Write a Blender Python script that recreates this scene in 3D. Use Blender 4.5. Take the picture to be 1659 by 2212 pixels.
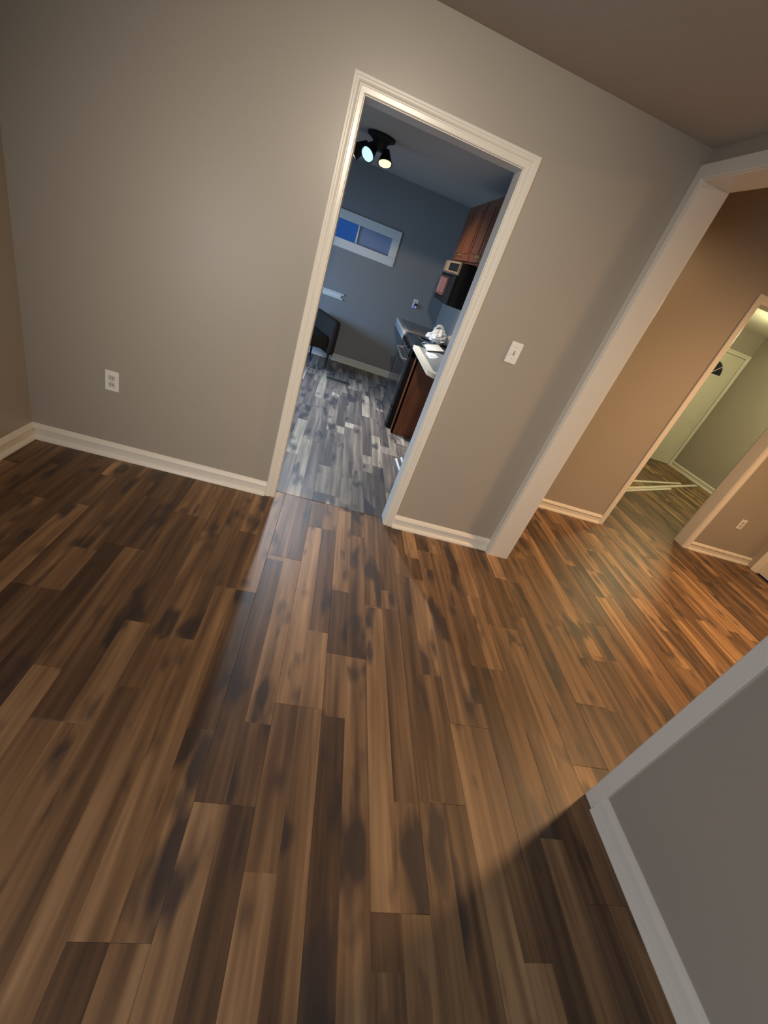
import bpy, bmesh, math, random
from mathutils import Vector, Matrix, Euler

for o in list(bpy.data.objects):
    bpy.data.objects.remove(o, do_unlink=True)
scene = bpy.context.scene
C = scene.collection
random.seed(7)

# ------------------------------------------------------------------ camera
CAM = Vector((0.13360639, -2.44386864, 1.52187918))
RX = Vector((0.9473800637, -0.0495922873, 0.3162461382))
RY = Vector((0.2425546106, -0.5334896888, -0.8102814405))   # image down
RZ = Vector((0.2088977639, 0.8443514416, -0.4933886575))    # view direction
cd = bpy.data.cameras.new('camera')
cd.sensor_fit = 'VERTICAL'
cd.sensor_height = 36.0
cd.lens = 908.4252 / 2212.0 * 36.0
cd.clip_start = 0.02
cam = bpy.data.objects.new('camera', cd)
C.objects.link(cam)
m = Matrix((RX, -RY, -RZ)).transposed().to_4x4()
m.translation = CAM
cam.matrix_world = m
scene.camera = cam

# ------------------------------------------------------------------ world: dusk sky
w = bpy.data.worlds.new('dusk')
scene.world = w
w.use_nodes = True
bg = w.node_tree.nodes['Background']
bg.inputs[0].default_value = (0.035, 0.16, 0.62, 1)
bg.inputs[1].default_value = 0.55

# ------------------------------------------------------------------ lights
def light(name, kind, loc, energy, color, target=None, **kw):
    l = bpy.data.lights.new(name, kind)
    l.energy = energy
    l.color = color
    for k, v in kw.items():
        setattr(l, k, v)
    o = bpy.data.objects.new(name, l)
    C.objects.link(o)
    o.location = loc
    if target is not None:
        o.rotation_euler = (Vector(target) - Vector(loc)).to_track_quat('-Z', 'Y').to_euler()
    return o
ROOM1_ADDED_SPOT = Vector((0.15, -2.95, 2.31))
ROOM2_LAMP = Vector((3.40, -0.67, 2.60))
FOYER_LAMP = Vector((5.50, 2.62, 2.12))
SPOT_A = Vector((-0.016, 2.420, 2.175))
SPOT_B = Vector((0.178, 2.472, 2.160))
light('room_added_spot', 'SPOT', ROOM1_ADDED_SPOT, 215.0, (1.0, 0.87, 0.70), (0.28, 0.0, 1.05), spot_size=math.radians(72), spot_blend=1.0, shadow_soft_size=0.06)  # added spot, unseen, brightens the wall around the kitchen doorway
light('side_fill_light', 'AREA', (-1.36, -3.30, 1.00), 30.0, (0.90, 0.94, 1.0), (1.57, -1.75, 0.35), shape='RECTANGLE', size=1.2, size_y=1.1)  # cool fill for the near room, set at an added window
light('next_room_lamp_light', 'SPOT', ROOM2_LAMP, 360.0, (1.0, 0.60, 0.29), ROOM2_LAMP - Vector((0, 0, 1)), spot_size=math.radians(180), spot_blend=1.0, shadow_soft_size=0.10)
light('foyer_lamp_light', 'POINT', FOYER_LAMP, 60.0, (1.0, 0.92, 0.50), shadow_soft_size=0.10)
light('kitchen_spot_cool', 'SPOT', SPOT_A, 235.0, (0.74, 0.86, 1.0), (0.0, 1.35, 0.0), spot_size=2.0, spot_blend=0.7, shadow_soft_size=0.05)
light('kitchen_spot_warm', 'SPOT', SPOT_B, 60.0, (1.0, 0.74, 0.45), (1.15, 2.1, 1.15), spot_size=1.5, spot_blend=0.8, shadow_soft_size=0.05)
light('kitchen_window_daylight', 'AREA', (-2.12, 2.45, 1.00), 112.0, (0.32, 0.58, 1.0), (0.2, 3.40, -2.8), shape='RECTANGLE', size=1.2, size_y=0.8)

# ------------------------------------------------------------------ exposure
vs = scene.view_settings
vs.view_transform = 'Standard'
vs.look = 'None'
vs.exposure = 0.0
vs.gamma = 1.0
vs.use_curve_mapping = False

# ------------------------------------------------------------------ helpers
def tag(o, label=None, cat=None, group=None, kind=None):
    if label: o['label'] = label
    if cat: o['category'] = cat
    if group: o['group'] = group
    if kind: o['kind'] = kind
    return o

def empty(name, loc=(0, 0, 0), rz=0.0):
    o = bpy.data.objects.new(name, None)
    C.objects.link(o)
    o.empty_display_size = 0.05
    o.location = loc
    o.rotation_euler = (0, 0, rz)
    return o

def obj(name, bm, mat, parent=None, smooth=False, loc=None):
    bmesh.ops.recalc_face_normals(bm, faces=bm.faces[:])
    me = bpy.data.meshes.new(name)
    bm.to_mesh(me)
    bm.free()
    me.materials.append(mat)
    if smooth:
        for p in me.polygons:
            p.use_smooth = True
        me.set_sharp_from_angle(angle=math.radians(38))
    o = bpy.data.objects.new(name, me)
    C.objects.link(o)
    if loc is not None:
        o.location = loc
    if parent is not None:
        o.parent = parent
    return o

def bx(bm, lo, hi, bev=0.0, seg=1):
    vs_ = [bm.verts.new((x, y, z)) for x in (lo[0], hi[0]) for y in (lo[1], hi[1]) for z in (lo[2], hi[2])]
    f = [(0, 1, 3, 2), (4, 6, 7, 5), (0, 4, 5, 1), (2, 3, 7, 6), (0, 2, 6, 4), (1, 5, 7, 3)]
    fs = [bm.faces.new([vs_[i] for i in q]) for q in f]
    if bev > 0:
        es = list({e for q in fs for e in q.edges})
        bmesh.ops.bevel(bm, geom=es, offset=bev, segments=seg, affect='EDGES', profile=0.5)
    return bm

def box(lo, hi, bev=0.0, seg=1):
    return bx(bmesh.new(), lo, hi, bev, seg)

def boxes(lst, bev=0.0):
    bm = bmesh.new()
    for lo, hi in lst:
        bx(bm, lo, hi, bev)
    return bm

def strip_prism(bm, ring0, ring1):
    """closed profile rings -> solid"""
    a = [bm.verts.new(p) for p in ring0]
    b = [bm.verts.new(p) for p in ring1]
    n = len(a)
    for i in range(n):
        bm.faces.new((a[i], a[(i + 1) % n], b[(i + 1) % n], b[i]))
    bm.faces.new(a[::-1])
    bm.faces.new(b)
    return bm

def tube(bm, pts, r, n=10, cap=True):
    rings = []
    pts = [Vector(p) for p in pts]
    for i, p in enumerate(pts):
        d = (pts[min(i + 1, len(pts) - 1)] - pts[max(i - 1, 0)]).normalized()
        up = Vector((0, 0, 1)) if abs(d.z) < 0.9 else Vector((1, 0, 0))
        s = d.cross(up).normalized()
        t = d.cross(s).normalized()
        rr = r[i] if isinstance(r, (list, tuple)) else r
        rings.append([bm.verts.new(p + (s * math.cos(2 * math.pi * k / n) + t * math.sin(2 * math.pi * k / n)) * rr) for k in range(n)])
    for a, b in zip(rings, rings[1:]):
        for k in range(n):
            bm.faces.new((a[k], a[(k + 1) % n], b[(k + 1) % n], b[k]))
    if cap:
        bm.faces.new(rings[0][::-1])
        bm.faces.new(rings[-1])
    return bm

def lathe(bm, prof, n=28, origin=(0, 0, 0), rot=None):
    """prof: (r, z) list from bottom to top"""
    M = (rot.to_matrix().to_4x4() if rot is not None else Matrix.Identity(4))
    o = Vector(origin)
    rings = []
    for r, z in prof:
        if r < 1e-6:
            rings.append([bm.verts.new(o + M @ Vector((0, 0, z)))])
        else:
            rings.append([bm.verts.new(o + M @ Vector((r * math.cos(2 * math.pi * k / n), r * math.sin(2 * math.pi * k / n), z))) for k in range(n)])
    for a, b in zip(rings, rings[1:]):
        for k in range(n):
            k2 = (k + 1) % n
            if len(a) == 1:
                bm.faces.new((a[0], b[k2], b[k]))
            elif len(b) == 1:
                bm.faces.new((a[k], a[k2], b[0]))
            else:
                bm.faces.new((a[k], a[k2], b[k2], b[k]))
    for rg in (rings[0], rings[-1]):
        if len(rg) > 1:
            bm.faces.new(rg)
    return bm

# ------------------------------------------------------------------ materials
class N:
    def __init__(s, name):
        s.m = bpy.data.materials.new(name)
        s.m.use_nodes = True
        s.t = s.m.node_tree
        s.b = s.t.nodes['Principled BSDF']
    def node(s, typ, **kw):
        n = s.t.nodes.new(typ)
        for k, v in kw.items():
            setattr(n, k, v)
        return n
    def put(s, sock, v):
        if hasattr(v, 'links'):
            s.t.links.new(v, sock)
        else:
            sock.default_value = v
    def math(s, op, a, b=0.0, c=0.0):
        n = s.node('ShaderNodeMath', operation=op)
        s.put(n.inputs[0], a); s.put(n.inputs[1], b); s.put(n.inputs[2], c)
        return n.outputs[0]
    def comb(s, x, y, z=0.0):
        n = s.node('ShaderNodeCombineXYZ')
        s.put(n.inputs[0], x); s.put(n.inputs[1], y); s.put(n.inputs[2], z)
        return n.outputs[0]
    def noise(s, vec, scale, detail=3.0, rough=0.5):
        n = s.node('ShaderNodeTexNoise')
        s.put(n.inputs['Vector'], vec)
        n.inputs['Scale'].default_value = scale
        n.inputs['Detail'].default_value = detail
        n.inputs['Roughness'].default_value = rough
        return n.outputs['Fac']
    def ramp(s, fac, stops, interp='LINEAR'):
        n = s.node('ShaderNodeValToRGB')
        cr = n.color_ramp
        cr.interpolation = interp
        while len(cr.elements) < len(stops):
            cr.elements.new(0.5)
        for e, (p, c) in zip(cr.elements, stops):
            e.position = p
            e.color = (c[0], c[1], c[2], 1) if len(c) == 3 else c
        s.put(n.inputs[0], fac)
        return n.outputs['Color']
    def mix(s, fac, a, b):
        n = s.node('ShaderNodeMix', data_type='RGBA')
        s.put(n.inputs[0], fac)
        s.put(n.inputs[6], a if hasattr(a, 'links') else (*a, 1))
        s.put(n.inputs[7], b if hasattr(b, 'links') else (*b, 1))
        return n.outputs[2]
    def bump(s, h, strength, dist):
        n = s.node('ShaderNodeBump')
        n.inputs['Strength'].default_value = strength
        n.inputs['Distance'].default_value = dist
        s.put(n.inputs['Height'], h)
        s.t.links.new(n.outputs[0], s.b.inputs['Normal'])
    def set(s, color=None, rough=None, metal=None, spec=None, **kw):
        if color is not None: s.put(s.b.inputs['Base Color'], color if hasattr(color, 'links') else (*color, 1))
        if rough is not None: s.put(s.b.inputs['Roughness'], rough)
        if metal is not None: s.b.inputs['Metallic'].default_value = metal
        if spec is not None: s.b.inputs['Specular IOR Level'].default_value = spec
        for k, v in kw.items():
            s.b.inputs[k].default_value = v
        return s

def paint(name, col, rough=0.5, spec=0.5, var=0.04, tex=240.0, bstr=0.15):
    n = N(name)
    g = n.node('ShaderNodeNewGeometry').outputs['Position']
    f = n.noise(g, 1.3, 3.0)
    a = tuple(c * (1 - var) for c in col)
    b = tuple(min(1, c * (1 + var)) for c in col)
    n.set(n.mix(f, a, b), rough, 0.0, spec)
    n.bump(n.noise(g, tex, 2.0), bstr, 0.001)
    return n.m

M = {}
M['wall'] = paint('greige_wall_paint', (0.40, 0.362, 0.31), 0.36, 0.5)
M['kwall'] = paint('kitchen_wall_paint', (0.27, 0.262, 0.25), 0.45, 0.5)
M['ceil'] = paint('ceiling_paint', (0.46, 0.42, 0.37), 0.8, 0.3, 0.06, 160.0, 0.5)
M['trim'] = paint('white_trim_paint', (0.80, 0.765, 0.69), 0.28, 0.5, 0.02, 60.0, 0.015)
M['doorp'] = paint('front_door_paint', (0.72, 0.70, 0.62), 0.35, 0.5, 0.03, 90.0, 0.05)
M['foyer_ceil'] = paint('glow_lightened_ceiling_paint', (0.78, 0.76, 0.68), 0.8, 0.3, 0.03, 160.0, 0.3)  # lighter than the other ceilings so the colour carries the lamp glow
M['slab'] = paint('subfloor', (0.03, 0.022, 0.018), 0.8)
M['plate'] = paint('white_plastic', (0.86, 0.85, 0.82), 0.3, 0.5, 0.01, 300.0, 0.02)
M['plate_grey'] = paint('grey_plastic', (0.42, 0.41, 0.40), 0.4, 0.5, 0.02, 300.0, 0.02)
M['plate_shade'] = paint('pale_grey_plastic', (0.60, 0.59, 0.57), 0.4, 0.5, 0.02, 300.0, 0.02)
M['black'] = paint('black_enamel', (0.004, 0.004, 0.005), 0.5, 0.2, 0.02, 300.0, 0.02)
M['matte_black'] = paint('matte_black_metal', (0.012, 0.012, 0.014), 0.55, 0.4, 0.02, 300.0, 0.02)
M['blackglass'] = paint('black_glass', (0.012, 0.013, 0.017), 0.06, 0.6, 0.02, 30.0, 0.0)
M['oven'] = N('oven_front').set((0.10, 0.105, 0.115), 0.16, 0.75).m
M['steel'] = N('brushed_steel').set((0.62, 0.62, 0.63), 0.25, 1.0).m
M['laminate'] = paint('grey_laminate', (0.30, 0.29, 0.27), 0.22, 0.5, 0.12, 60.0, 0.02)
M['laminate_edge'] = paint('beige_laminate_edge', (0.82, 0.72, 0.55), 0.3, 0.5, 0.05, 60.0, 0.02)
M['paper'] = paint('white_paper', (0.80, 0.77, 0.70), 0.7, 0.3, 0.02)
M['plastic_bag'] = paint('white_plastic_film', (0.85, 0.87, 0.86), 0.3, 0.5, 0.04)
M['chair'] = paint('dark_brown_fabric', (0.035, 0.026, 0.020), 0.9, 0.2, 0.25, 300.0, 0.6)
M['chairleg'] = paint('dark_chair_leg', (0.02, 0.012, 0.008), 0.4)
M['vent'] = paint('brown_metal_register', (0.10, 0.10, 0.075), 0.4, 0.5)
M['brass'] = N('brass').set((0.55, 0.42, 0.2), 0.3, 1.0).m

def emit(name, col, strength):
    n = N(name).set((0.8, 0.8, 0.8), 0.4)
    n.b.inputs['Emission Color'].default_value = (*col, 1)
    n.b.inputs['Emission Strength'].default_value = strength
    return n.m
M['em_cool'] = emit('cool_bulb_glow', (0.50, 0.93, 1.0), 1.15)
M['em_warm'] = emit('warm_bulb_glow', (1.0, 0.88, 0.50), 1.15)
M['em_dome'] = emit('lit_glass_dome', (1.0, 0.80, 0.5), 3.0)
M['em_disc'] = emit('lit_led_disc', (1.0, 0.88, 0.72), 3.0)
M['em_led'] = emit('blue_indicator', (0.08, 0.06, 1.0), 1.6)

def glass(name, col, alpha):
    """thin pane: partly clear, partly coloured, with a glossy face"""
    n = N(name)
    tr = n.node('ShaderNodeBsdfTransparent')
    n.set(col, 0.08, 0.0, 0.5)
    mx = n.node('ShaderNodeMixShader')
    mx.inputs[0].default_value = alpha
    n.t.links.new(tr.outputs[0], mx.inputs[1])
    n.t.links.new(n.b.outputs[0], mx.inputs[2])
    n.t.links.new(mx.outputs[0], n.t.nodes['Material Output'].inputs[0])
    return n.m
M['glass'] = glass('clear_pane', (0.02, 0.03, 0.05), 0.15)
M['frost'] = glass('frosted_pane', (0.35, 0.40, 0.52), 0.75)
M['darkpane'] = glass('dark_pane', (0.01, 0.012, 0.03), 0.93)

def wood_cabinet():
    n = N('cherry_cabinet_wood')
    g = n.node('ShaderNodeNewGeometry').outputs['Position']
    sp = n.node('ShaderNodeSeparateXYZ'); n.put(sp.inputs[0], g)
    v = n.comb(n.math('MULTIPLY', sp.outputs[0], 1.0), n.math('MULTIPLY', sp.outputs[1], 1.0), n.math('MULTIPLY', sp.outputs[2], 0.08))
    f = n.noise(v, 45.0, 5.0, 0.6)
    n.set(n.ramp(f, [(0.3, (0.10, 0.028, 0.010)), (0.7, (0.19, 0.060, 0.020))]), 0.35, 0.0, 0.5)
    return n.m
M['cherry'] = wood_cabinet()

def plank_mat(name, stops, dark, blot=1.0):
    n = N(name)
    tc = n.node('ShaderNodeTexCoord').outputs['Object']
    sp = n.node('ShaderNodeSeparateXYZ'); n.put(sp.inputs[0], tc)
    u, v = sp.outputs[0], sp.outputs[1]
    rnd = n.node('ShaderNodeObjectInfo').outputs['Random']
    br = n.node('ShaderNodeTexBrick')
    br.offset = 0.37; br.offset_frequency = 2; br.squash = 1.0
    # printed strips: half the plank wide, each with its own tone and length
    n.put(br.inputs['Vector'], n.comb(n.math('MULTIPLY_ADD', rnd, 53.7, v), n.math('ADD', u, n.math('MULTIPLY', n.math('FLOOR', n.math('MULTIPLY', rnd, 61.0)), 0.185)), 0.0))
    br.inputs['Color1'].default_value = (0, 0, 0, 1)
    br.inputs['Color2'].default_value = (1, 1, 1, 1)
    br.inputs['Mortar'].default_value = (0.4, 0.4, 0.4, 1)
    br.inputs['Scale'].default_value = 1.0
    br.inputs['Mortar Size'].default_value = 0.0
    br.inputs['Bias'].default_value = 0.0
    br.inputs['Brick Width'].default_value = 1.45
    br.inputs['Row Height'].default_value = 0.0925
    t = n.node('ShaderNodeSeparateColor'); n.put(t.inputs[0], br.outputs['Color'])
    t = t.outputs[0]
    off = n.math('MULTIPLY_ADD', rnd, 77.0, n.math('MULTIPLY', t, 13.0))
    broad = n.noise(n.comb(u, n.math('MULTIPLY', v, 0.05), off), 24.0, 2.0)
    grain = n.noise(n.comb(u, n.math('MULTIPLY', v, 0.045), off), 75.0, 5.0, 0.6)
    blotch = n.noise(n.comb(u, n.math('MULTIPLY', v, 0.34), n.math('ADD', off, 5.0)), 8.5, 2.5, 0.5)
    vor = n.node('ShaderNodeTexVoronoi')
    n.put(vor.inputs['Vector'], n.comb(u, n.math('MULTIPLY', v, 0.6), off))
    vor.inputs['Scale'].default_value = 5.0
    knot = n.math('SMOOTH_MIN', n.math('MULTIPLY', vor.outputs['Distance'], 6.0), 1.0, 0.3)
    val = n.math('MULTIPLY_ADD', t, 0.36, n.math('MULTIPLY_ADD', broad, 0.80, n.math('MULTIPLY_ADD', grain, 0.20, n.math('MULTIPLY_ADD', rnd, 0.08, -0.24))))
    base = n.ramp(val, stops)
    dm = n.ramp(blotch, [(0.555, (0, 0, 0)), (0.65, (blot, blot, blot))])
    dsep = n.node('ShaderNodeSeparateColor'); n.put(dsep.inputs[0], dm)
    km = n.math('SUBTRACT', 1.0, knot)
    mask = n.math('MINIMUM', n.math('ADD', n.math('MULTIPLY', dsep.outputs[0], 0.85), n.math('MULTIPLY', n.math('MAXIMUM', km, 0.0), 0.9)), 0.92)
    n.set(n.mix(mask, base, dark), n.math('MULTIPLY_ADD', grain, 0.14, 0.40), 0.0, 0.40)
    n.bump(grain, 0.10, 0.002)
    return n.m
M['plank'] = plank_mat('walnut_vinyl_plank', [(0.24, (0.075, 0.045, 0.028)), (0.42, (0.15, 0.086, 0.046)), (0.60, (0.27, 0.158, 0.080)), (0.80, (0.45, 0.275, 0.14))], (0.045, 0.034, 0.033))

M['plank_bluelit'] = plank_mat('bluelit_vinyl_plank', [(0.24, (0.10, 0.082, 0.072)), (0.42, (0.18, 0.145, 0.12)), (0.60, (0.31, 0.245, 0.185)), (0.80, (0.55, 0.46, 0.34))], (0.050, 0.045, 0.052))  # brown planks greyed: the blue kitchen light is put into the colour

# ------------------------------------------------------------------ measured layout
XL, XR, HD, W = -1.4208, 1.5666, 2.05, 0.7629
CW = 0.06
CEIL = 2.397
YN, HOP = -1.646, 2.2737
XR2 = 1.705
Y2, X2A, X2B, H2 = 1.0216, 3.18, 4.206, 2.14
X2R = 5.10
KX0, KX1, KY1, KC = -2.20, 1.47, 4.22, 2.385
FX1, FY1, FC = 6.83, 4.60, 2.42
YB = -4.4     # wall behind the camera
YB2 = -3.2
C2 = 2.78    # ceiling of the next room

# ------------------------------------------------------------------ floors
PW, PL = 0.185, 1.215
known = {-3: -1.62, -2: -1.23, -1: -0.90, 0: -1.807, 1: -1.45, 2: -1.175, 3: -0.825, 4: -1.74, 5: -1.426, 6: -1.10, 7: -0.78}
pcache = {}
def plank_mesh(x0, x1, y0, y1, mat, thick=0.007):
    key = (round(x0, 3), round(x1, 3), round(y0, 3), round(y1, 3), mat.name)
    if key in pcache:
        return pcache[key]
    g, c, d = 0.0002, 0.0009, 0.0007
    bm = bmesh.new()
    rings = []
    for ins, z in ((g, -thick), (g, -d), (g + c, 0.0)):
        rings.append([bm.verts.new(p) for p in ((x0 + ins, y0 + ins, z), (x1 - ins, y0 + ins, z), (x1 - ins, y1 - ins, z), (x0 + ins, y1 - ins, z))])
    for a, b in zip(rings, rings[1:]):
        for k in range(4):
            bm.faces.new((a[k], a[(k + 1) % 4], b[(k + 1) % 4], b[k]))
    bm.faces.new(rings[-1])
    bm.faces.new(rings[0][::-1])
    me = bpy.data.meshes.new('plank')
    bm.to_mesh(me)
    bm.free()
    me.materials.append(mat)
    pcache[key] = me
    return me

def lay(parent, xa, xb, ya, yb, mat, x_org=0.067, y_shift=0.0):
    k0 = math.floor((xa - x_org) / PW)
    k = k0
    while x_org + k * PW < xb - 1e-4:
        cx = x_org + k * PW
        lx0, lx1 = max(0.0, xa - cx), min(PW, xb - cx)
        if k in known and y_shift == 0.0:
            j = known[k]
        else:
            j = -1.807 + 0.335 * k + 0.05 * math.sin(k * 12.9) + y_shift
        j -= math.ceil((j - ya) / PL) * PL
        while j < yb - 1e-4:
            ly0, ly1 = max(0.0, ya - j), min(PL, yb - j)
            if ly1 - ly0 > 0.01 and lx1 - lx0 > 0.006:
                o = bpy.data.objects.new('plank', plank_mesh(lx0, lx1, ly0, ly1, mat))
                C.objects.link(o)
                o.location = (cx, j, 0)
                o.parent = parent
            j += PL
        k += 1

TH_Y = 0.070
fl = obj('floor', boxes([((XL - 0.1, YB - 0.1, -0.06), (XR2, TH_Y, -0.0072)), ((XR2, YB2 - 0.1, -0.06), (X2R + 0.12, Y2 + 0.06, -0.0072)), ((XR2, Y2 + 0.06, -0.06), (FX1 + 0.1, FY1 + 0.1, -0.0072))]), M['slab'])
tag(fl, 'dark brown wood plank floor running through the room and the next rooms', 'floor', kind='structure')
CB = lambda k: 0.067 + k * PW          # plank seam number k
lay(fl, XL, CB(-1), YB, 0.0, M['plank'])
lay(fl, CB(-1), CB(4), YB, TH_Y, M['plank'])
lay(fl, CB(4), CB(8), YB, 0.0, M['plank'])
lay(fl, CB(8), CB(16), YB2 + 0.6, Y2, M['plank'])
lay(fl, CB(16), CB(23), YB2 + 0.6, FY1, M['plank'])
lay(fl, CB(23), X2R, YB2 + 0.6, Y2, M['plank'])
lay(fl, CB(23), FX1, Y2 + 0.13, FY1, M['plank'])
fk = obj('floor_kitchen', box((KX0 - 0.1, TH_Y, -0.06), (KX1 + 0.1, KY1 + 0.1, -0.0072)), M['slab'])
tag(fk, 'kitchen plank floor beyond the doorway seam, greyed to carry the blue light', 'floor', kind='structure')
lay(fk, CB(-1), CB(4), TH_Y + 0.005, KY1, M['plank_bluelit'], y_shift=0.44)
lay(fk, CB(-9), CB(-1), 0.12, KY1, M['plank_bluelit'], y_shift=0.44)
lay(fk, CB(4), KX1, 0.12, KY1, M['plank_bluelit'], y_shift=0.44)

# ------------------------------------------------------------------ walls and ceilings
def st(name, lst, mat, label, cat, bev=0.0):
    o = obj(name, boxes(lst, bev), mat)
    return tag(o, label, cat, kind='structure')
T = 0.12
st('wall_left', [((XL - T, YB - T, -0.05), (XL, -3.95, CEIL)), ((XL - T, -2.65, -0.05), (XL, 0, CEIL)), ((XL - T, -3.95, -0.05), (XL, -2.65, 0.40)), ((XL - T, -3.95, 1.60), (XL, -2.65, CEIL))], M['wall'], 'greige side wall at the far left of the picture', 'wall')
st('wall_back', [((XL - T, 0, -0.05), (-0.014, 0.115, CEIL)), ((W + 0.014, 0, -0.05), (XR, 0.115, CEIL)), ((XR, 0, -0.05), (XR2, 0.115, C2)), ((-0.014, 0, HD + 0.014), (W + 0.014, 0.115, CEIL))], M['wall'], 'greige wall around the kitchen doorway with the light switch', 'wall')
st('wall_right', [((XR, YB - T, -0.05), (XR2, YN - 0.014, C2)), ((XR, YN - 0.014, HOP + 0.014), (XR2, 0, C2)), ((XR, -0.046, -0.05), (XR2, 0, HOP + 0.014))], M['wall'], 'grey wall with the wide cased opening at lower right', 'wall')
st('wall_behind', [((XL - T, YB - T, -0.05), (XR2, YB, CEIL))], M['wall'], 'greige wall closing the room behind the viewer', 'wall')
st('wall_passage', [((KX1, 0.115, -0.05), (XR2, FY1 + T, C2 + 0.05))], M['wall'], 'wall between the kitchen and the next room', 'wall')
st('wall_next_back', [((XR2, Y2, -0.05), (X2A - 0.014, Y2 + 0.13, C2 + 0.05)), ((X2B + 0.014, Y2, -0.05), (FX1 + T, Y2 + 0.13, C2 + 0.05)), ((X2A - 0.014, Y2, H2 + 0.014), (X2B + 0.014, Y2 + 0.13, C2 + 0.05))], M['wall'], 'tan lit wall of the next room around the foyer opening', 'wall')
st('wall_next_right', [((X2R, YB2 - T, -0.05), (X2R + T, 0.06, C2)), ((X2R, 0.90, -0.05), (X2R + T, Y2, C2)), ((X2R, 0.06, 2.06), (X2R + T, 0.90, C2))], M['wall'], 'end wall of the next room at the right picture edge', 'wall')
st('wall_next_front', [((XR2, YB2 - T, -0.05), (X2R + T, YB2, C2))], M['wall'], 'front wall of the next room outside the picture', 'wall')
st('wall_foyer_back', [((XR2, FY1, -0.05), (FX1 + T, FY1 + T, FC + 0.05))], M['wall'], 'olive lit foyer wall that holds the front door', 'wall')
st('wall_foyer_right', [((FX1, Y2 + 0.13, -0.05), (FX1 + T, FY1, FC + 0.05))], M['wall'], 'olive lit foyer side wall right of the front door', 'wall')
# kitchen: far wall has a wide low window, left wall a glazed patio opening
WX0, WX1, WZ0, WZ1 = -0.62, 0.53, 1.535, 1.745
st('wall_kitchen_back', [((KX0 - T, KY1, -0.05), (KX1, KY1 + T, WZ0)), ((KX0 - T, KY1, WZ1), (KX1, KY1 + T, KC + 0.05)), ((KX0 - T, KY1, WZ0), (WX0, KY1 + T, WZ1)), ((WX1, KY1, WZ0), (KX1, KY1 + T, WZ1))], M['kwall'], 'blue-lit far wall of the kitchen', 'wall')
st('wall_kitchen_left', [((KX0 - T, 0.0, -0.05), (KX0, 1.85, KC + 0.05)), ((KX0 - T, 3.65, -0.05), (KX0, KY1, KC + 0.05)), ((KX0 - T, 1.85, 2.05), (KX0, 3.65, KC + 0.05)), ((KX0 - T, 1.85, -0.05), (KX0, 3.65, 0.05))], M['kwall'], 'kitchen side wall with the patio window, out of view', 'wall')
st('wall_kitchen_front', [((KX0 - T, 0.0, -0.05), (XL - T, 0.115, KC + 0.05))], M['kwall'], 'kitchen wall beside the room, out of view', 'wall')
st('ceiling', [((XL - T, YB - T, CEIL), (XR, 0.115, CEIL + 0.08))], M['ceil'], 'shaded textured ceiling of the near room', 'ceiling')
st('ceiling_next', [((XR2, YB2 - T, C2), (X2R + T, Y2, C2 + 0.08))], M['ceil'], 'ceiling of the next room, out of view', 'ceiling')
st('ceiling_kitchen', [((KX0 - T, 0.115, KC), (KX1, KY1 + T, KC + 0.08))], M['ceil'], 'dim blue-grey kitchen ceiling', 'ceiling')
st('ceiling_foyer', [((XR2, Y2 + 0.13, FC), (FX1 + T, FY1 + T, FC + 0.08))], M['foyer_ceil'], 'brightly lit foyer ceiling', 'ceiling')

# ------------------------------------------------------------------ casings
CPROF = [(0.0, 0.0), (0.0, 0.009), (0.003, 0.0115), (0.020, 0.0125), (0.0235, 0.0095), (0.027, 0.0095), (0.032, 0.0145), (0.037, 0.0165), (0.044, 0.0165), (0.047, 0.0185), (0.055, 0.0185), (0.059, 0.0160), (0.060, 0.0130), (0.060, 0.0)]
FPROF = [(0.0, 0.0), (0.0, 0.013), (0.003, 0.0155), (0.057, 0.0155), (0.060, 0.013), (0.060, 0.0)]
def casing(parent, mp, a0, a1, zt, prof=CPROF, legs=(True, True), z0=0.0):
    """mp(along, depth, z) -> xyz; mitred legs and head around an opening"""
    if legs[0]:
        bm = strip_prism(bmesh.new(), [mp(a0 - a, d, z0) for a, d in prof], [mp(a0 - a, d, zt + a) for a, d in prof])
        obj('casing_leg', bm, M['trim'], parent)
    if legs[1]:
        bm = strip_prism(bmesh.new(), [mp(a1 + a, d, z0) for a, d in prof], [mp(a1 + a, d, zt + a) for a, d in prof])
        obj('casing_leg', bm, M['trim'], parent)
    bm = strip_prism(bmesh.new(), [mp(a0 - a, d, zt + a) for a, d in prof], [mp(a1 + a, d, zt + a) for a, d in prof])
    obj('casing_head', bm, M['trim'], parent)

def trim_set(name, label):
    e = empty(name)
    return tag(e, label, 'door frame', kind='structure')
# kitchen doorway
t1 = trim_set('trim_1', 'white moulded casing and jambs around the kitchen doorway')
casing(t1, lambda a, d, z: (a, -d, z), 0.0, W, HD)
casing(t1, lambda a, d, z: (a, 0.115 + d, z), 0.0, W, HD)
obj('jamb', box((-0.014, -0.001, 0), (0.004, 0.116, HD - 0.004), 0.001), M['trim'], t1)
obj('jamb', box((W - 0.004, -0.001, 0), (W + 0.014, 0.116, HD - 0.004), 0.001), M['trim'], t1)
obj('head_jamb', box((-0.014, -0.001, HD - 0.004), (W + 0.014, 0.116, HD + 0.014), 0.001), M['trim'], t1)
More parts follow.
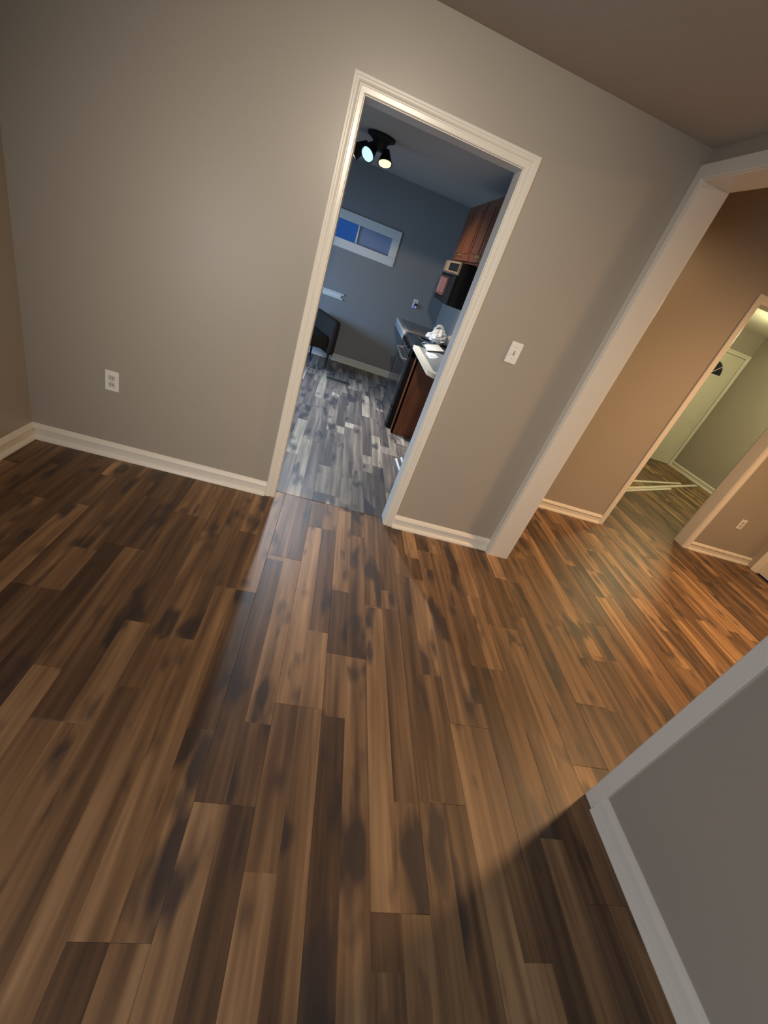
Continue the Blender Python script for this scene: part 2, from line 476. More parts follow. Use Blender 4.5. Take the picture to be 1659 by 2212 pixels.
# wide cased opening in the right wall
t2 = trim_set('trim_2', 'white flat casing and jambs around the wide opening at right')
casing(t2, lambda a, d, z: (XR - d, a, z), YN, -CW, HOP, FPROF)
casing(t2, lambda a, d, z: (XR2 + d, a, z), YN, -CW, HOP, FPROF)
obj('jamb', box((XR - 0.001, -0.064, 0), (XR2 + 0.001, -0.046, HOP - 0.004), 0.001), M['trim'], t2)
obj('jamb', box((XR - 0.001, YN - 0.014, 0), (XR2 + 0.001, YN + 0.004, HOP - 0.004), 0.001), M['trim'], t2)
obj('head_jamb', box((XR - 0.001, YN - 0.014, HOP - 0.004), (XR2 + 0.001, -0.046, HOP + 0.014), 0.001), M['trim'], t2)
# foyer opening
t3 = trim_set('trim_3', 'cream casing and jambs around the foyer opening')
casing(t3, lambda a, d, z: (a, Y2 - d, z), X2A, X2B, H2)
casing(t3, lambda a, d, z: (a, Y2 + 0.13 + d, z), X2A, X2B, H2)
obj('jamb', box((X2A - 0.014, Y2 - 0.001, 0), (X2A + 0.004, Y2 + 0.131, H2 - 0.004), 0.001), M['trim'], t3)
obj('jamb', box((X2B - 0.004, Y2 - 0.001, 0), (X2B + 0.014, Y2 + 0.131, H2 - 0.004), 0.001), M['trim'], t3)
obj('head_jamb', box((X2A - 0.014, Y2 - 0.001, H2 - 0.004), (X2B + 0.014, Y2 + 0.131, H2 + 0.014), 0.001), M['trim'], t3)
# closet door at the picture's right edge
d2 = tag(empty('door_2'), 'closed door with cream casing at the right picture edge', 'door', kind='structure')
casing(d2, lambda a, d, z: (X2R - d, a, z), 0.08, 0.885, 2.04, CPROF)
obj('jamb', boxes([((X2R - 0.001, 0.06, 0), (X2R + T, 0.085, 2.04)), ((X2R - 0.001, 0.88, 0), (X2R + T, 0.90, 2.04)), ((X2R - 0.001, 0.06, 2.04), (X2R + T, 0.90, 2.06))]), M['trim'], d2)
obj('door_slab', box((X2R + 0.03, 0.087, 0.008), (X2R + 0.07, 0.878, 2.037), 0.002), M['doorp'], d2)
for z0_, z1_ in ((0.2, 0.85), (1.0, 1.9)):
    for y0_ in (0.17, 0.52):
        obj('door_panel', box((X2R + 0.024, y0_, z0_), (X2R + 0.032, y0_ + 0.28, z1_), 0.006), M['doorp'], d2)
bmk = bmesh.new(); lathe(bmk, [(0.0, -0.055), (0.02, -0.052), (0.027, -0.04), (0.022, -0.026), (0.011, -0.02), (0.011, 0.0), (0.026, 0.002), (0.026, 0.006)], 18, (X2R + 0.03, 0.15, 0.95), Euler((0, math.pi / 2, 0)))
obj('door_knob', bmk, M['brass'], d2, True)

# ------------------------------------------------------------------ baseboards
BPROF = [(0.0, 0.0), (0.027, 0.0), (0.027, 0.006), (0.023, 0.016), (0.012, 0.025), (0.0115, 0.064), (0.0185, 0.068), (0.0180, 0.074), (0.010, 0.088), (0.003, 0.0965), (0.0, 0.0965)]
def baseboard(name, p0, p1, nrm, label):
    p0, p1, nv = Vector(p0), Vector(p1), Vector(nrm)
    r = [[tuple(p + nv * d + Vector((0, 0, z))) for d, z in BPROF] for p in (p0, p1)]
    o = obj(name, strip_prism(bmesh.new(), r[0], r[1]), M['trim'])
    return tag(o, label, 'baseboard', kind='structure')
baseboard('baseboard_left', (XL, YB, 0), (XL, 0, 0), (1, 0, 0), 'white baseboard along the far left wall')
baseboard('baseboard_back', (XL, 0, 0), (-CW, 0, 0), (0, -1, 0), 'white baseboard left of the kitchen doorway')
baseboard('baseboard_back', (W + CW, 0, 0), (XR, 0, 0), (0, -1, 0), 'white baseboard between kitchen doorway and wide opening')
baseboard('baseboard_right', (XR, YB, 0), (XR, YN - CW, 0), (-1, 0, 0), 'white baseboard under the grey wall at lower right')
baseboard('baseboard_next', (XR2, Y2, 0), (X2A - CW, Y2, 0), (0, -1, 0), 'cream baseboard of the next room left of the foyer opening')
baseboard('baseboard_next', (X2B + CW, Y2, 0), (X2R, Y2, 0), (0, -1, 0), 'cream baseboard of the next room under the small outlet')
baseboard('baseboard_foyer', (FX1, Y2 + 0.13, 0), (FX1, FY1, 0), (-1, 0, 0), 'olive lit baseboard along the foyer side wall')
baseboard('baseboard_kitchen', (KX0, KY1, 0), (KX1, KY1, 0), (0, -1, 0), 'blue-lit white baseboard on the far kitchen wall')
baseboard('baseboard_next', (XR2, 0.0, 0), (XR2, Y2, 0), (1, 0, 0), 'baseboard of the next room hidden behind the wide opening jamb')

# chair rail fragment on the far kitchen wall
RPROF = [(0.0, 0.0), (0.024, 0.002), (0.028, 0.012), (0.024, 0.022), (0.016, 0.026), (0.016, 0.058), (0.024, 0.062), (0.030, 0.072), (0.026, 0.083), (0.0, 0.085)]
def rail():
    r = [[(x, KY1 - d, 0.822 + z) for d, z in RPROF] for x in (KX0 + 0.01, 0.06)]
    bm = strip_prism(bmesh.new(), r[0], r[1])
    bx(bm, (0.06, KY1 - 0.026, 0.824), (0.088, KY1, 0.845))
    bx(bm, (0.06, KY1 - 0.026, 0.884), (0.092, KY1, 0.905))
    return bm
tag(obj('trim_4', rail(), M['trim']), 'bright blue-lit white rail ending partway along the far kitchen wall', 'rail', kind='structure')

# ------------------------------------------------------------------ kitchen window and patio window
wn = tag(empty('window_1'), 'wide low white-framed window on the far kitchen wall', 'window', kind='structure')
fw = 0.105
for lo, hi in (((WX0 - fw, KY1 - 0.02, WZ1), (WX1 + fw, KY1, WZ1 + fw)), ((WX0 - fw, KY1 - 0.02, WZ0 - fw), (WX1 + fw, KY1, WZ0)),
               ((WX0 - fw, KY1 - 0.02, WZ0), (WX0, KY1, WZ1)), ((WX1, KY1 - 0.02, WZ0), (WX1 + fw, KY1, WZ1))):
    obj('window_frame', box(lo, hi, 0.004), M['trim'], wn)
obj('mullion', box((0.065, KY1 + 0.005, WZ0), (0.085, KY1 + 0.05, WZ1), 0.002), M['trim'], wn)
obj('pane', box((WX0, KY1 + 0.03, WZ0), (0.065, KY1 + 0.036, WZ1)), M['glass'], wn)
obj('pane', box((0.085, KY1 + 0.03, WZ0), (WX1, KY1 + 0.036, WZ1)), M['frost'], wn)
wn2 = tag(empty('window_2'), 'tall patio window on the kitchen side wall, out of view', 'window', kind='structure')
for lo, hi in (((KX0 - 0.08, 1.85, 0.05), (KX0 - 0.03, 1.92, 2.05)), ((KX0 - 0.08, 3.58, 0.05), (KX0 - 0.03, 3.65, 2.05)), ((KX0 - 0.08, 2.715, 0.05), (KX0 - 0.03, 2.785, 2.05)),
               ((KX0 - 0.08, 1.92, 0.05), (KX0 - 0.03, 3.58, 0.12)), ((KX0 - 0.08, 1.92, 1.98), (KX0 - 0.03, 3.58, 2.05))):
    obj('window_frame', box(lo, hi, 0.003), M['trim'], wn2)
obj('pane', box((KX0 - 0.06, 1.92, 0.12), (KX0 - 0.055, 2.715, 1.98)), M['glass'], wn2)
obj('pane', box((KX0 - 0.06, 2.785, 0.12), (KX0 - 0.055, 3.58, 1.98)), M['glass'], wn2)

obj('added_blind', box((KX0 - 0.028, 1.86, 1.40), (KX0 - 0.022, 3.64, 2.04)), M['plate'], wn2)  # unseen blind added to go with the low-set kitchen daylight
wn3 = tag(empty('added_window'), 'unseen window added in the left wall for the cool fill light', 'window', kind='structure')  # window added, unseen, to house the cool fill light
for lo, hi in (((-3.95, 0.40), (-3.89, 1.60)), ((-2.71, 0.40), (-2.65, 1.60)), ((-3.89, 0.40), (-2.71, 0.46)), ((-3.89, 1.54), (-2.71, 1.60)), ((-3.89, 0.98), (-2.71, 1.02))):
    obj('window_frame', box((XL - 0.08, lo[0], lo[1]), (XL - 0.03, hi[0], hi[1]), 0.003), M['trim'], wn3)
for z0_, z1_ in ((0.46, 0.98), (1.02, 1.54)):
    obj('pane', box((XL - 0.06, -3.89, z0_), (XL - 0.055, -2.71, z1_)), M['glass'], wn3)

# ------------------------------------------------------------------ front door in the foyer
DX0, DX1, DZ = 5.86, 6.745, 2.02
dr = tag(empty('door_1'), 'cream front door with fan-shaped window in the foyer', 'door', kind='structure')
casing(dr, lambda a, d, z: (a, FY1 - d, z), DX0 - 0.02, DX1 + 0.02, DZ + 0.015, CPROF)
obj('door_slab', box((DX0, FY1 - 0.012, 0.01), (DX1, FY1 - 0.002, DZ), 0.002), M['doorp'], dr)
fcx, fcz, fr = 0.5 * (DX0 + DX1), 1.665, 0.205
def sector(a0, a1, r0, r1, y0, y1):
    bm = bmesh.new()
    pts = [(fcx + r1 * math.cos(a0 + (a1 - a0) * k / 6), fcz + r1 * math.sin(a0 + (a1 - a0) * k / 6)) for k in range(7)]
    pts += [(fcx + r0 * math.cos(a1 - (a1 - a0) * k / 4), fcz + r0 * math.sin(a1 - (a1 - a0) * k / 4)) for k in range(5)]
    return strip_prism(bm, [(x, y0, z) for x, z in pts], [(x, y1, z) for x, z in pts])
for k in range(4):
    a0, a1 = math.pi * k / 4 + 0.03, math.pi * (k + 1) / 4 - 0.03
    obj('pane', sector(a0, a1, 0.03, fr, FY1 - 0.0155, FY1 - 0.0122), M['darkpane'], dr)
for k in range(1, 4):
    a = math.pi * k / 4
    d = Vector((math.cos(a), 0, math.sin(a)))
    n_ = Vector((-math.sin(a), 0, math.cos(a))) * 0.006
    p0 = Vector((fcx, FY1 - 0.012, fcz))
    ring0 = [tuple(p0 + d * 0.03 + n_ * s + Vector((0, y, 0))) for s, y in ((-1, 0), (1, 0), (1, -0.008), (-1, -0.008))]
    ring1 = [tuple(p0 + d * fr + n_ * s + Vector((0, y, 0))) for s, y in ((-1, 0), (1, 0), (1, -0.008), (-1, -0.008))]
    obj('muntin', strip_prism(bmesh.new(), ring0, ring1), M['doorp'], dr)
obj('window_rim', tube(bmesh.new(), [(fcx + (fr + 0.012) * math.cos(math.pi * k / 24), FY1 - 0.012, fcz + (fr + 0.012) * math.sin(math.pi * k / 24)) for k in range(25)] , 0.011, 8), M['doorp'], dr, True)
for x0_, x1_ in ((DX0 + 0.12, fcx - 0.04), (fcx + 0.04, DX1 - 0.12)):
    for z0_, z1_ in ((0.18, 0.72), (0.86, 1.50)):
        obj('door_panel', box((x0_, FY1 - 0.017, z0_), (x1_, FY1 - 0.011, z1_), 0.005), M['doorp'], dr)
bmk = bmesh.new(); lathe(bmk, [(0.0, -0.06), (0.02, -0.057), (0.028, -0.044), (0.022, -0.03), (0.011, -0.022), (0.011, 0.0), (0.028, 0.002), (0.028, 0.007)], 18, (DX0 + 0.06, FY1 - 0.012, 0.96), Euler((-math.pi / 2, 0, 0)))
obj('door_knob', bmk, M['brass'], dr, True)

# ------------------------------------------------------------------ outlets, switch, charger
def outlet(x, y, z, label, name='wall_outlet', group=None):
    e = tag(empty(name, (x, y, z)), label, 'outlet', group)
    obj('plate', box((-0.035, -0.006, -0.0575), (0.035, 0.0, 0.0575), 0.0025), M['plate'], e)
    for s in (-1, 1):
        r = obj('receptacle', box((-0.0165, -0.0075, s * 0.0195 - 0.0135), (0.0165, -0.0055, s * 0.0195 + 0.0135), 0.0015), M['plate_shade'], e)
        for dx in (-0.006, 0.006):
            obj('slot', box((dx - 0.001, -0.0082, s * 0.0195 - 0.004), (dx + 0.001, -0.0074, s * 0.0195 + 0.005)), M['black'], r)
    bm = bmesh.new(); lathe(bm, [(0.0, 0.0), (0.003, 0.0), (0.003, 0.001), (0.0, 0.0014)], 10, (0, -0.006, 0), Euler((math.pi / 2, 0, 0)))
    obj('screw', bm, M['plate_grey'], e)
    return e
outlet(-0.989, 0, 0.478, 'white wall outlet low on the wall left of the kitchen doorway')
outlet(4.634, Y2, 0.427, 'small white outlet plate on the wall right of the foyer opening')
sw = tag(empty('light_switch', (1.104, 0, 1.31)), 'white toggle light switch between kitchen doorway and wide opening', 'switch')
obj('plate', box((-0.035, -0.006, -0.0575), (0.035, 0, 0.0575), 0.0025), M['plate'], sw)
tg = obj('toggle_slot', box((-0.005, -0.0066, -0.012), (0.005, -0.0055, 0.012)), M['plate_grey'], sw)
obj('toggle', box((-0.0035, -0.016, -0.009), (0.0035, -0.006, 0.001), 0.001), M['plate_grey'], sw)
for s in (-1, 1):
    bm = bmesh.new(); lathe(bm, [(0.0, 0.0), (0.003, 0.0), (0.003, 0.001), (0.0, 0.0014)], 10, (0, -0.006, s * 0.03), Euler((math.pi / 2, 0, 0)))
    obj('screw', bm, M['plate_grey'], sw)
outlet(1.092, KY1, 1.105, 'outlet plate on the far kitchen wall with a plugged-in night light')
ch = tag(empty('plug_in_night_light', (1.105, KY1 - 0.0082, 1.085)), 'black plug-in charger glowing blue on the far kitchen wall', 'night light')
obj('body', box((-0.02, -0.035, -0.03), (0.02, 0, 0.03), 0.006, 2), M['matte_black'], ch)
obj('indicator', box((-0.012, -0.038, -0.024), (0.012, -0.0345, -0.002), 0.002), M['em_led'], ch)

# ------------------------------------------------------------------ kitchen range
RY0, RY1, RXF, RXB, RT = 1.972, 2.728, 0.868, 1.46, 0.905
rg = tag(empty('kitchen_range', (0, 0, 0)), 'black kitchen range with grey oven front beyond the brown panel', 'range')
obj('body', box((RXF + 0.03, RY0, 0.0), (RXB, RY1, RT - 0.02), 0.003), M['black'], rg)
od = obj('oven_door', box((RXF, RY0 + 0.004, 0.245), (RXF + 0.03, RY1 - 0.004, 0.775), 0.005, 2), M['oven'], rg)
obj('door_glass', box((RXF - 0.002, RY0 + 0.12, 0.34), (RXF + 0.002, RY1 - 0.12, 0.64), 0.001), M['blackglass'], od)
obj('handle', tube(bmesh.new(), [(RXF, RY0 + 0.05, 0.735), (RXF - 0.04, RY0 + 0.05, 0.735), (RXF - 0.045, RY0 + 0.07, 0.735), (RXF - 0.045, RY1 - 0.07, 0.735), (RXF - 0.04, RY1 - 0.05, 0.735), (RXF, RY1 - 0.05, 0.735)], 0.011, 10), M['steel'], od, True)
obj('drawer', box((RXF, RY0 + 0.004, 0.03), (RXF + 0.03, RY1 - 0.004, 0.235), 0.005, 2), M['oven'], rg)
cp = bmesh.new()
strip_prism(cp, [(x, RY0, z) for x, z in ((RXF, 0.785), (RXF - 0.004, 0.80), (RXF + 0.012, RT), (RXF + 0.09, RT), (RXF + 0.09, 0.785))], [(x, RY1, z) for x, z in ((RXF, 0.785), (RXF - 0.004, 0.80), (RXF + 0.012, RT), (RXF + 0.09, RT), (RXF + 0.09, 0.785))])
pn = obj('control_panel', cp, M['blackglass'], rg)
for k in range(4):
    bm = bmesh.new(); lathe(bm, [(0.02, 0.0), (0.018, 0.02), (0.0, 0.022)], 16, (RXF + 0.003, RY0 + 0.13 + k * 0.165, 0.85), Euler((0, -1.41, 0)))
    obj('knob', bm, M['black'], pn, True)
obj('cooktop', box((RXF + 0.09, RY0, RT - 0.02), (RXB, RY1, RT + 0.004), 0.003), M['blackglass'], rg)
for cx_, cy_, r_ in ((1.08, 2.16, 0.09), (1.08, 2.54, 0.075), (1.33, 2.16, 0.07), (1.33, 2.54, 0.09)):
    bm = bmesh.new(); lathe(bm, [(r_ - 0.004, 0.0), (r_ - 0.004, 0.0008), (r_, 0.0008), (r_, 0.0)], 32, (cx_, cy_, RT + 0.0041))
    obj('burner_ring', bm, M['plate_grey'], rg)

# brown base cabinet side next to the range and the counters
bc = tag(empty('base_cabinet', (0.94, 1.84, 0)), 'brown cabinet side panel between the range and the counter', 'cabinet')
obj('side_panel', box((0.0, 0.0, 0.0), (0.525, 0.02, 0.862), 0.001), M['cherry'], bc)
obj('face_frame', box((0.0, 0.0, 0.0), (0.02, 0.125, 0.862), 0.001), M['cherry'], bc)
obj('side_panel', box((0.0, 0.108, 0.0), (0.53, 0.128, 0.862), 0.001), M['cherry'], bc)

def slab_counter(name, poly, z0, z1, label, apron=None):
    e = tag(empty(name, (poly[0][0], poly[0][1], z0)), label, 'countertop')
    ox, oy = poly[0]
    bm = bmesh.new()
    r0 = [(x - ox, y - oy, 0) for x, y in poly]
    r1 = [(x - ox, y - oy, z1 - z0 - 0.003) for x, y in poly]
    strip_prism(bm, r0, r1)
    obj('edge', bm, M['laminate_edge'], e)
    cx_ = sum(p[0] for p in r0) / len(r0); cy_ = sum(p[1] for p in r0) / len(r0)
    ins = [(x + (0.05 if x < 0.2 else 0.0), y + (0.05 if y < 0.1 else 0.0)) for x, y, _ in r0]
    bm = bmesh.new()
    strip_prism(bm, [(x, y, z1 - z0 - 0.0035) for x, y in ins], [(x, y, z1 - z0) for x, y in ins])
    obj('top_surface', bm, M['laminate'], e)
    return e
slab_counter('countertop', [(0.935, 0.885), (0.886, 0.945), (0.886, 1.968), (1.466, 1.968), (1.466, 0.885)], 0.863, 0.903, 'grey countertop with thick beige edge holding papers')
e2 = slab_counter('countertop', [(0.868, 2.735), (0.862, 2.745), (0.862, 3.83), (1.466, 3.83), (1.466, 2.735)], 0.863, 0.903, 'pale grey shining countertop beyond the range')
obj('apron', box((-0.004, 0.01, -0.06), (0.016, 1.09, 0.0), 0.002), M['plate_grey'], e2)
for yy in (0.02, 1.06):
    obj('bracket', box((0.1, yy, -0.06), (0.598, yy + 0.02, 0.0), 0.002), M['plate_grey'], e2)

# things on the counters
def sheet(name, pts, z, th, mat, label, cat):
    bm = strip_prism(bmesh.new(), [(x, y, 0) for x, y in pts], [(x, y, th) for x, y in pts])
    o = obj(name, bm, mat, loc=(0, 0, z))
    return tag(o, label, cat)
sheet('booklet', [(0.998, 1.80), (1.015, 2.115), (1.225, 2.45), (1.238, 2.10)], RT + 0.005, 0.006, M['paper'], 'large cream booklet lying across the cooktop edge', 'booklet')
sheet('envelope', [(0.985, 1.475), (0.965, 1.67), (1.06, 1.79), (1.075, 1.60)], 0.9032, 0.003, M['paper'], 'small white envelope lowest on the grey countertop', 'envelope')
sheet('envelope', [(0.995, 1.585), (0.975, 1.745), (1.085, 1.785), (1.09, 1.62)], 0.9064, 0.003, M['plastic_bag'], 'bright white envelope lying over the smaller one', 'envelope')
bg_ = tag(empty('plastic_bag', (1.25, 2.56, RT + 0.005)), 'crumpled white plastic bag with looped handle on the cooktop', 'bag')
rr = random.Random(3)
def crumple(cx_, cy_, rx, ry, hz, seed):
    r2 = random.Random(seed)
    b_ = bmesh.new()
    bmesh.ops.create_icosphere(b_, subdivisions=4, radius=1.0)
    ph = [(r2.uniform(-7, 7), r2.uniform(-7, 7), r2.uniform(-7, 7), r2.uniform(0, 6)) for _ in range(9)]
    for v in b_.verts:
        p = v.co.copy()
        s_ = 1 + 0.13 * sum(abs(math.sin(a * p.x + b * p.y + c * p.z + d)) - 0.6 for a, b, c, d in ph)
        tz = 0.5 + 0.5 * p.z                      # narrows to a twisted neck
        k = 1.0 - 0.62 * tz ** 1.6
        v.co = Vector((cx_ + p.x * rx * s_ * k + 0.04 * tz, cy_ + p.y * ry * s_ * k, max(0.0, hz * (tz - 0.06) * (0.85 + 0.15 * s_))))
    return b_
obj('film', crumple(-0.05, 0.0, 0.13, 0.12, 0.17, 3), M['plastic_bag'], bg_, True)
obj('film', crumple(0.09, 0.04, 0.09, 0.10, 0.13, 8), M['plastic_bag'], bg_, True)
obj('handle', tube(bmesh.new(), [(-0.045 + 0.05 * math.cos(t_), 0.0, 0.125 + 0.055 * math.sin(t_)) for t_ in [math.pi * 2 * k / 16 for k in range(17)]], 0.014, 8), M['plastic_bag'], bg_, True)

# ------------------------------------------------------------------ microwave and wall cabinets
mw = tag(empty('microwave', (1.05, 1.98, 1.33)), 'black over-range microwave under the brown wall cabinet', 'microwave')
obj('body', box((0.02, 0, 0), (0.416, 0.75, 0.37), 0.004), M['black'], mw)
md = obj('door', box((0.0, 0.20, 0.0), (0.022, 0.75, 0.255), 0.006, 2), M['black'], mw)
obj('window', box((-0.002, 0.27, 0.055), (0.004, 0.67, 0.225), 0.02, 3), N('window_warm_reflection').set((0.20, 0.10, 0.085), 0.35, 0.0, 0.5).m, md)  # pinkish brown paints in warm light reflected by the dark window
obj('control_panel', box((0.0, 0.0, 0.0), (0.022, 0.195, 0.255), 0.004), M['black'], mw)
obj('vent_strip', box((0.0, 0.0, 0.26), (0.022, 0.75, 0.37), 0.004), N('microwave_strip').set((0.30, 0.24, 0.16), 0.4, 0.2).m, mw)
obj('display', box((-0.003, 0.02, 0.285), (0.002, 0.47, 0.352), 0.002), M['black'], mw)
obj('handle', tube(bmesh.new(), [(0, 0.06, 0.262), (-0.022, 0.07, 0.262), (-0.022, 0.68, 0.262), (0, 0.69, 0.262)], 0.008, 8), M['steel'], mw, True)
def wall_cab(y0, y1, z0, z1, xf, label):
    e = tag(empty('wall_cabinet', (xf, y0, z0)), label, 'cabinet')
    wy, hz = y1 - y0, z1 - z0
    obj('carcass', box((0.02, 0, 0), (KX1 - xf - 0.004, wy, hz), 0.001), M['cherry'], e)
    for k in range(2):
        a, b = 0.012 + k * wy / 2, (k + 1) * wy / 2 - 0.012 + (0.006 if k == 0 else 0)
        d = obj('door', box((0.0, a, 0.015), (0.02, b, hz - 0.015), 0.003), M['cherry'], e)
        obj('raised_panel', box((-0.006, a + 0.06, 0.075), (0.001, b - 0.06, hz - 0.075), 0.005), M['cherry'], d)
        bm = bmesh.new(); lathe(bm, [(0.006, 0.0), (0.006, 0.012), (0.014, 0.018), (0.012, 0.026), (0.0, 0.028)], 14, (0, (b - 0.03) if k == 0 else (a + 0.03), 0.06), Euler((0, -math.pi / 2, 0)))
        obj('knob', bm, M['brass'], d, True)
    return e
wall_cab(1.98, 2.73, 1.705, 2.20, 1.10, 'brown wall cabinet with two doors above the microwave')
wall_cab(1.20, 1.975, 1.705, 2.20, 1.10, 'brown wall cabinet next to the microwave, behind the door jamb')

# ------------------------------------------------------------------ kitchen ceiling spotlight
sl = tag(empty('ceiling_spotlight', (0.087, 2.50, KC)), 'black ceiling spotlight with lit heads in the kitchen', 'ceiling light')
bm = bmesh.new(); lathe(bm, [(0.0, -0.115), (0.05, -0.112), (0.062, -0.095), (0.07, -0.05), (0.095, -0.035), (0.128, -0.022), (0.13, -0.004), (0.125, 0.0)], 32)
obj('canopy', bm, M['matte_black'], sl, True)
def head(base, tip, mat):
    base, tip = Vector(base), Vector(tip)
    d = (tip - base)
    q = d.to_track_quat('Z', 'Y').to_euler()
    L = d.length
    b = bmesh.new(); lathe(b, [(0.0, 0.0), (0.03, 0.002), (0.038, 0.03), (0.05, L * 0.55), (0.066, L - 0.002), (0.068, L), (0.062, L), (0.06, L - 0.012), (0.0, L - 0.012)], 24, base, q)
    h = obj('lamp_head', b, M['matte_black'], sl, True)
    b = bmesh.new(); lathe(b, [(0.0, L - 0.011), (0.058, L - 0.011), (0.056, L + 0.003), (0.03, L + 0.010), (0.0, L + 0.012)], 24, base, q)
    obj('lens', b, mat, h, True)
    b = bmesh.new(); tube(b, [base + d * 0.2, (base.x * 0.6, base.y * 0.6, -0.07)], 0.02, 10)
    obj('arm', b, M['matte_black'], sl, True)
head((-0.035, 0.03, -0.085), (-0.085, -0.05, -0.175), M['em_cool'])
head((0.07, 0.03, -0.08), (0.085, -0.01, -0.18), M['em_warm'])
head((-0.10, 0.10, -0.08), (-0.215, 0.12, -0.172), M['em_warm'])

# ------------------------------------------------------------------ brown chair, floor register, white rods in the kitchen
an = math.atan2(0.60, -0.32)
cr = tag(empty('upholstered_chair', (-0.04, 3.80, 0), an), 'dark brown upholstered chair by the far kitchen wall', 'chair')
def soft(lo, hi, bev):
    return box(lo, hi, bev, 3)
obj('backrest', soft((-0.34, -0.055, 0.20), (0.34, 0.055, 0.645), 0.045), M['chair'], cr, True)
obj('seat', soft((-0.31, 0.05, 0.26), (0.31, 0.55, 0.43), 0.04), M['chair'], cr, True)
for sx in (-1, 1):
    for yy in (0.0, 0.50):
        obj('leg', tube(bmesh.new(), [(sx * 0.27, yy, 0.0), (sx * 0.27, yy, 0.27)], [0.012, 0.02], 8), M['chairleg'], cr)
vt = tag(empty('floor_register', (0.30, 3.17, 0.0)), 'brown metal floor vent on the kitchen floor', 'vent')
obj('frame', boxes([((-0.16, -0.06, 0), (0.16, -0.045, 0.006)), ((-0.16, 0.045, 0), (0.16, 0.06, 0.006)), ((-0.16, -0.045, 0), (-0.145, 0.045, 0.006)), ((0.145, -0.045, 0), (0.16, 0.045, 0.006))]), M['vent'], vt)
obj('grille_backing', box((-0.145, -0.045, 0.0002), (0.145, 0.045, 0.0012)), M['black'], vt)
for k in range(10):
    x = -0.13 + k * 0.0289
    obj('slat', box((x - 0.006, -0.045, 0.001), (x + 0.006, 0.045, 0.005)), M['vent'], vt)
for p0, p1, lb in (((0.990, 0.52, 0.0125), (0.945, 1.155, 0.0125), 'longer white plastic rod lying on the kitchen floor behind the jamb'), ((1.030, 0.55, 0.0125), (1.003, 1.215, 0.0125), 'second white plastic rod lying nearer the kitchen cabinets')):
    p0, p1 = Vector(p0), Vector(p1)
    e = tag(empty('plastic_rod', p0), lb, 'rod', 'white rods on the kitchen floor')
    d = (p1 - p0)
    obj('tube', tube(bmesh.new(), [(0, 0, 0), d * 0.96], 0.011, 12), M['plate'], e, True)
    obj('end_cap', tube(bmesh.new(), [d * 0.955, d * 0.985, d * 0.995, d], [0.0125, 0.0125, 0.010, 0.004], 12), M['plate'], e, True)

# ------------------------------------------------------------------ loose mouldings on the foyer floor
SP = [(-0.024, 0.0), (-0.024, 0.008), (-0.014, 0.014), (0.0, 0.016), (0.018, 0.012), (0.024, 0.008), (0.024, 0.0)]
def moulding(a, b, wsc, label):
    a, b = Vector((*a, 0)), Vector((*b, 0))
    d = (b - a).normalized()
    s = Vector((-d.y, d.x, 0))
    L = (b - a).length
    r0 = [tuple(s * (u * wsc) + Vector((0, 0, z))) for u, z in SP]
    r1 = [tuple(d * L + s * (u * wsc) + Vector((0, 0, z))) for u, z in SP]
    o = obj('moulding_strip', strip_prism(bmesh.new(), r0, r1), M['trim'], loc=(a.x, a.y, 0))
    return tag(o, label, 'moulding', 'loose mouldings on the foyer floor')
moulding((3.45, 2.19), (6.17, 3.50), 0.9, 'short thin white moulding strip farthest back on the foyer floor')
moulding((3.60, 1.97), (6.67, 3.69), 1.1, 'longest white moulding strip lying on the foyer floor')
moulding((3.50, 1.84), (5.60, 3.02), 0.8, 'white moulding strip nearest the opening on the foyer floor')

# ------------------------------------------------------------------ unseen lamps, placed to match the light in the rooms
def open_lamp(loc, ceil, label):
    e = tag(empty('pendant_lamp', (loc.x, loc.y, ceil)), label, 'ceiling light')
    b = bmesh.new(); lathe(b, [(0.0, -0.02), (0.05, -0.02), (0.06, -0.008), (0.06, 0.0)], 24)
    obj('canopy', b, M['plate'], e, True)
    dz = loc.z - ceil
    for k in range(3):
        a = 2 * math.pi * k / 3
        b = bmesh.new(); lathe(b, [(0.0, -0.035), (0.02, -0.03), (0.03, -0.012), (0.03, 0.006), (0.014, 0.028), (0.012, 0.03)], 16, (0.19 * math.cos(a), 0.19 * math.sin(a), dz))
        obj('bulb', b, M['em_dome'], e, True)
        obj('arm', tube(bmesh.new(), [(0.02 * math.cos(a), 0.02 * math.sin(a), -0.018), (0.19 * math.cos(a), 0.19 * math.sin(a), -0.03), (0.19 * math.cos(a), 0.19 * math.sin(a), dz + 0.03)], 0.007, 8), M['brass'], e, True)
    return e
l1 = tag(empty('ceiling_spotlight', (ROOM1_ADDED_SPOT.x - 0.075, ROOM1_ADDED_SPOT.y - 0.06, CEIL)), 'unseen black two-headed spotlight added behind the viewer to light the doorway wall', 'ceiling light')  # fixture added for the unseen spot on the doorway wall
bm = bmesh.new(); lathe(bm, [(0.0, -0.05), (0.06, -0.048), (0.11, -0.03), (0.125, -0.012), (0.125, 0.0)], 32)
obj('canopy', bm, M['matte_black'], l1, True)
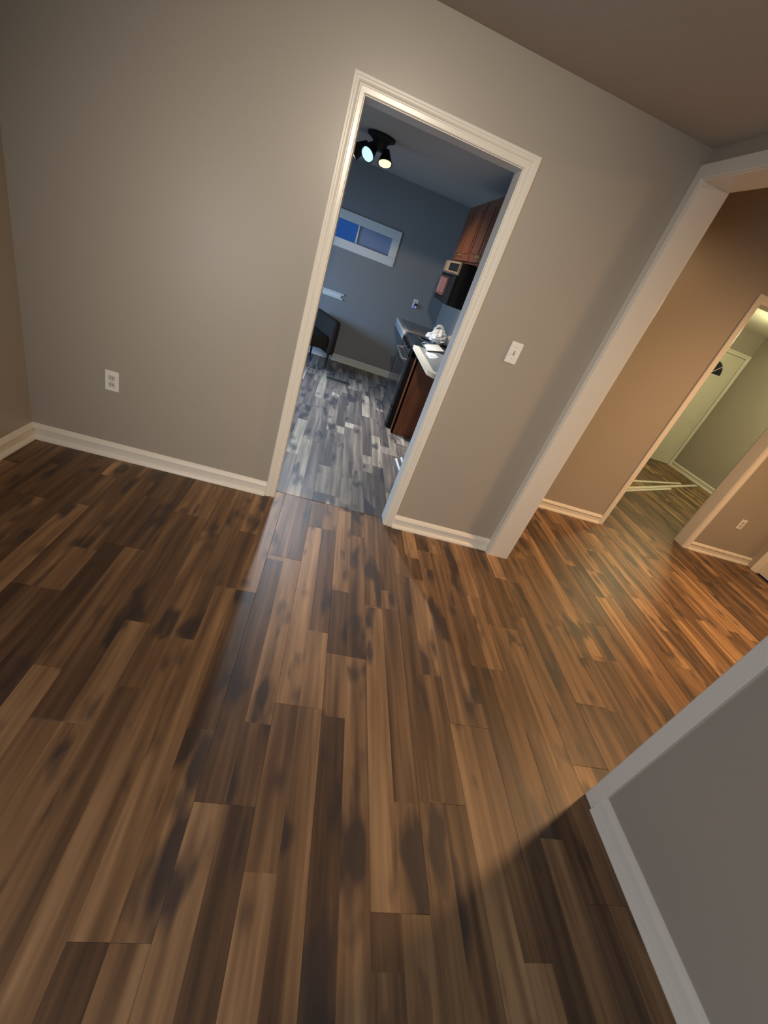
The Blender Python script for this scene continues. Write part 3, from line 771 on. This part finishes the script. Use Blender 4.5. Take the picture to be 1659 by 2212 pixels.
for lp, tgt in ((ROOM1_ADDED_SPOT, Vector((0.28, 0.0, 1.05))), (ROOM1_ADDED_SPOT + Vector((-0.15, -0.12, 0)), Vector((-0.6, -4.4, 1.4)))):
    dv = (tgt - lp).normalized()
    tip = lp - dv * 0.02 - Vector(l1.location)
    hb = tip - dv * 0.11
    q = dv.to_track_quat('Z', 'Y').to_euler()
    bm = bmesh.new(); lathe(bm, [(0.0, 0.0), (0.03, 0.002), (0.04, 0.03), (0.055, 0.09), (0.058, 0.108), (0.052, 0.108), (0.045, 0.095), (0.0, 0.095)], 24, hb, q)
    hd = obj('lamp_head', bm, M['matte_black'], l1, True)
    bm = bmesh.new(); lathe(bm, [(0.0, 0.0955), (0.044, 0.0955), (0.044, 0.1), (0.0, 0.1)], 24, hb, q)
    obj('lens', bm, M['em_disc'] if tgt.y == 0.0 else M['plate_grey'], hd)
    obj('arm', tube(bmesh.new(), [hb + dv * 0.04, (hb.x * 0.6, hb.y * 0.6, -0.045)], 0.011, 8), M['matte_black'], l1, True)
pd = tag(empty('pendant_lamp', (ROOM2_LAMP.x, ROOM2_LAMP.y, C2)), 'dark shaded ceiling lamp in the next room, out of view', 'ceiling light')
bm = bmesh.new(); lathe(bm, [(0.0, -0.02), (0.05, -0.02), (0.06, -0.008), (0.06, 0.0)], 24)
obj('canopy', bm, M['matte_black'], pd, True)
dz = ROOM2_LAMP.z - C2
bm = bmesh.new(); lathe(bm, [(0.23, dz + 0.03), (0.22, dz + 0.07), (0.12, dz + 0.13), (0.05, dz + 0.15), (0.05, dz + 0.17), (0.03, dz + 0.17), (0.03, dz + 0.143), (0.115, dz + 0.122), (0.21, dz + 0.066), (0.224, dz + 0.03)], 32)
obj('lamp_shade', bm, M['matte_black'], pd, True)
bm = bmesh.new(); lathe(bm, [(0.0, dz + 0.05), (0.02, dz + 0.053), (0.032, dz + 0.07), (0.03, dz + 0.09), (0.014, dz + 0.12), (0.0, dz + 0.165)], 16)
obj('bulb', bm, M['em_dome'], pd, True)
open_lamp(FOYER_LAMP, FC, 'three-bulb ceiling lamp in the foyer, out of view')
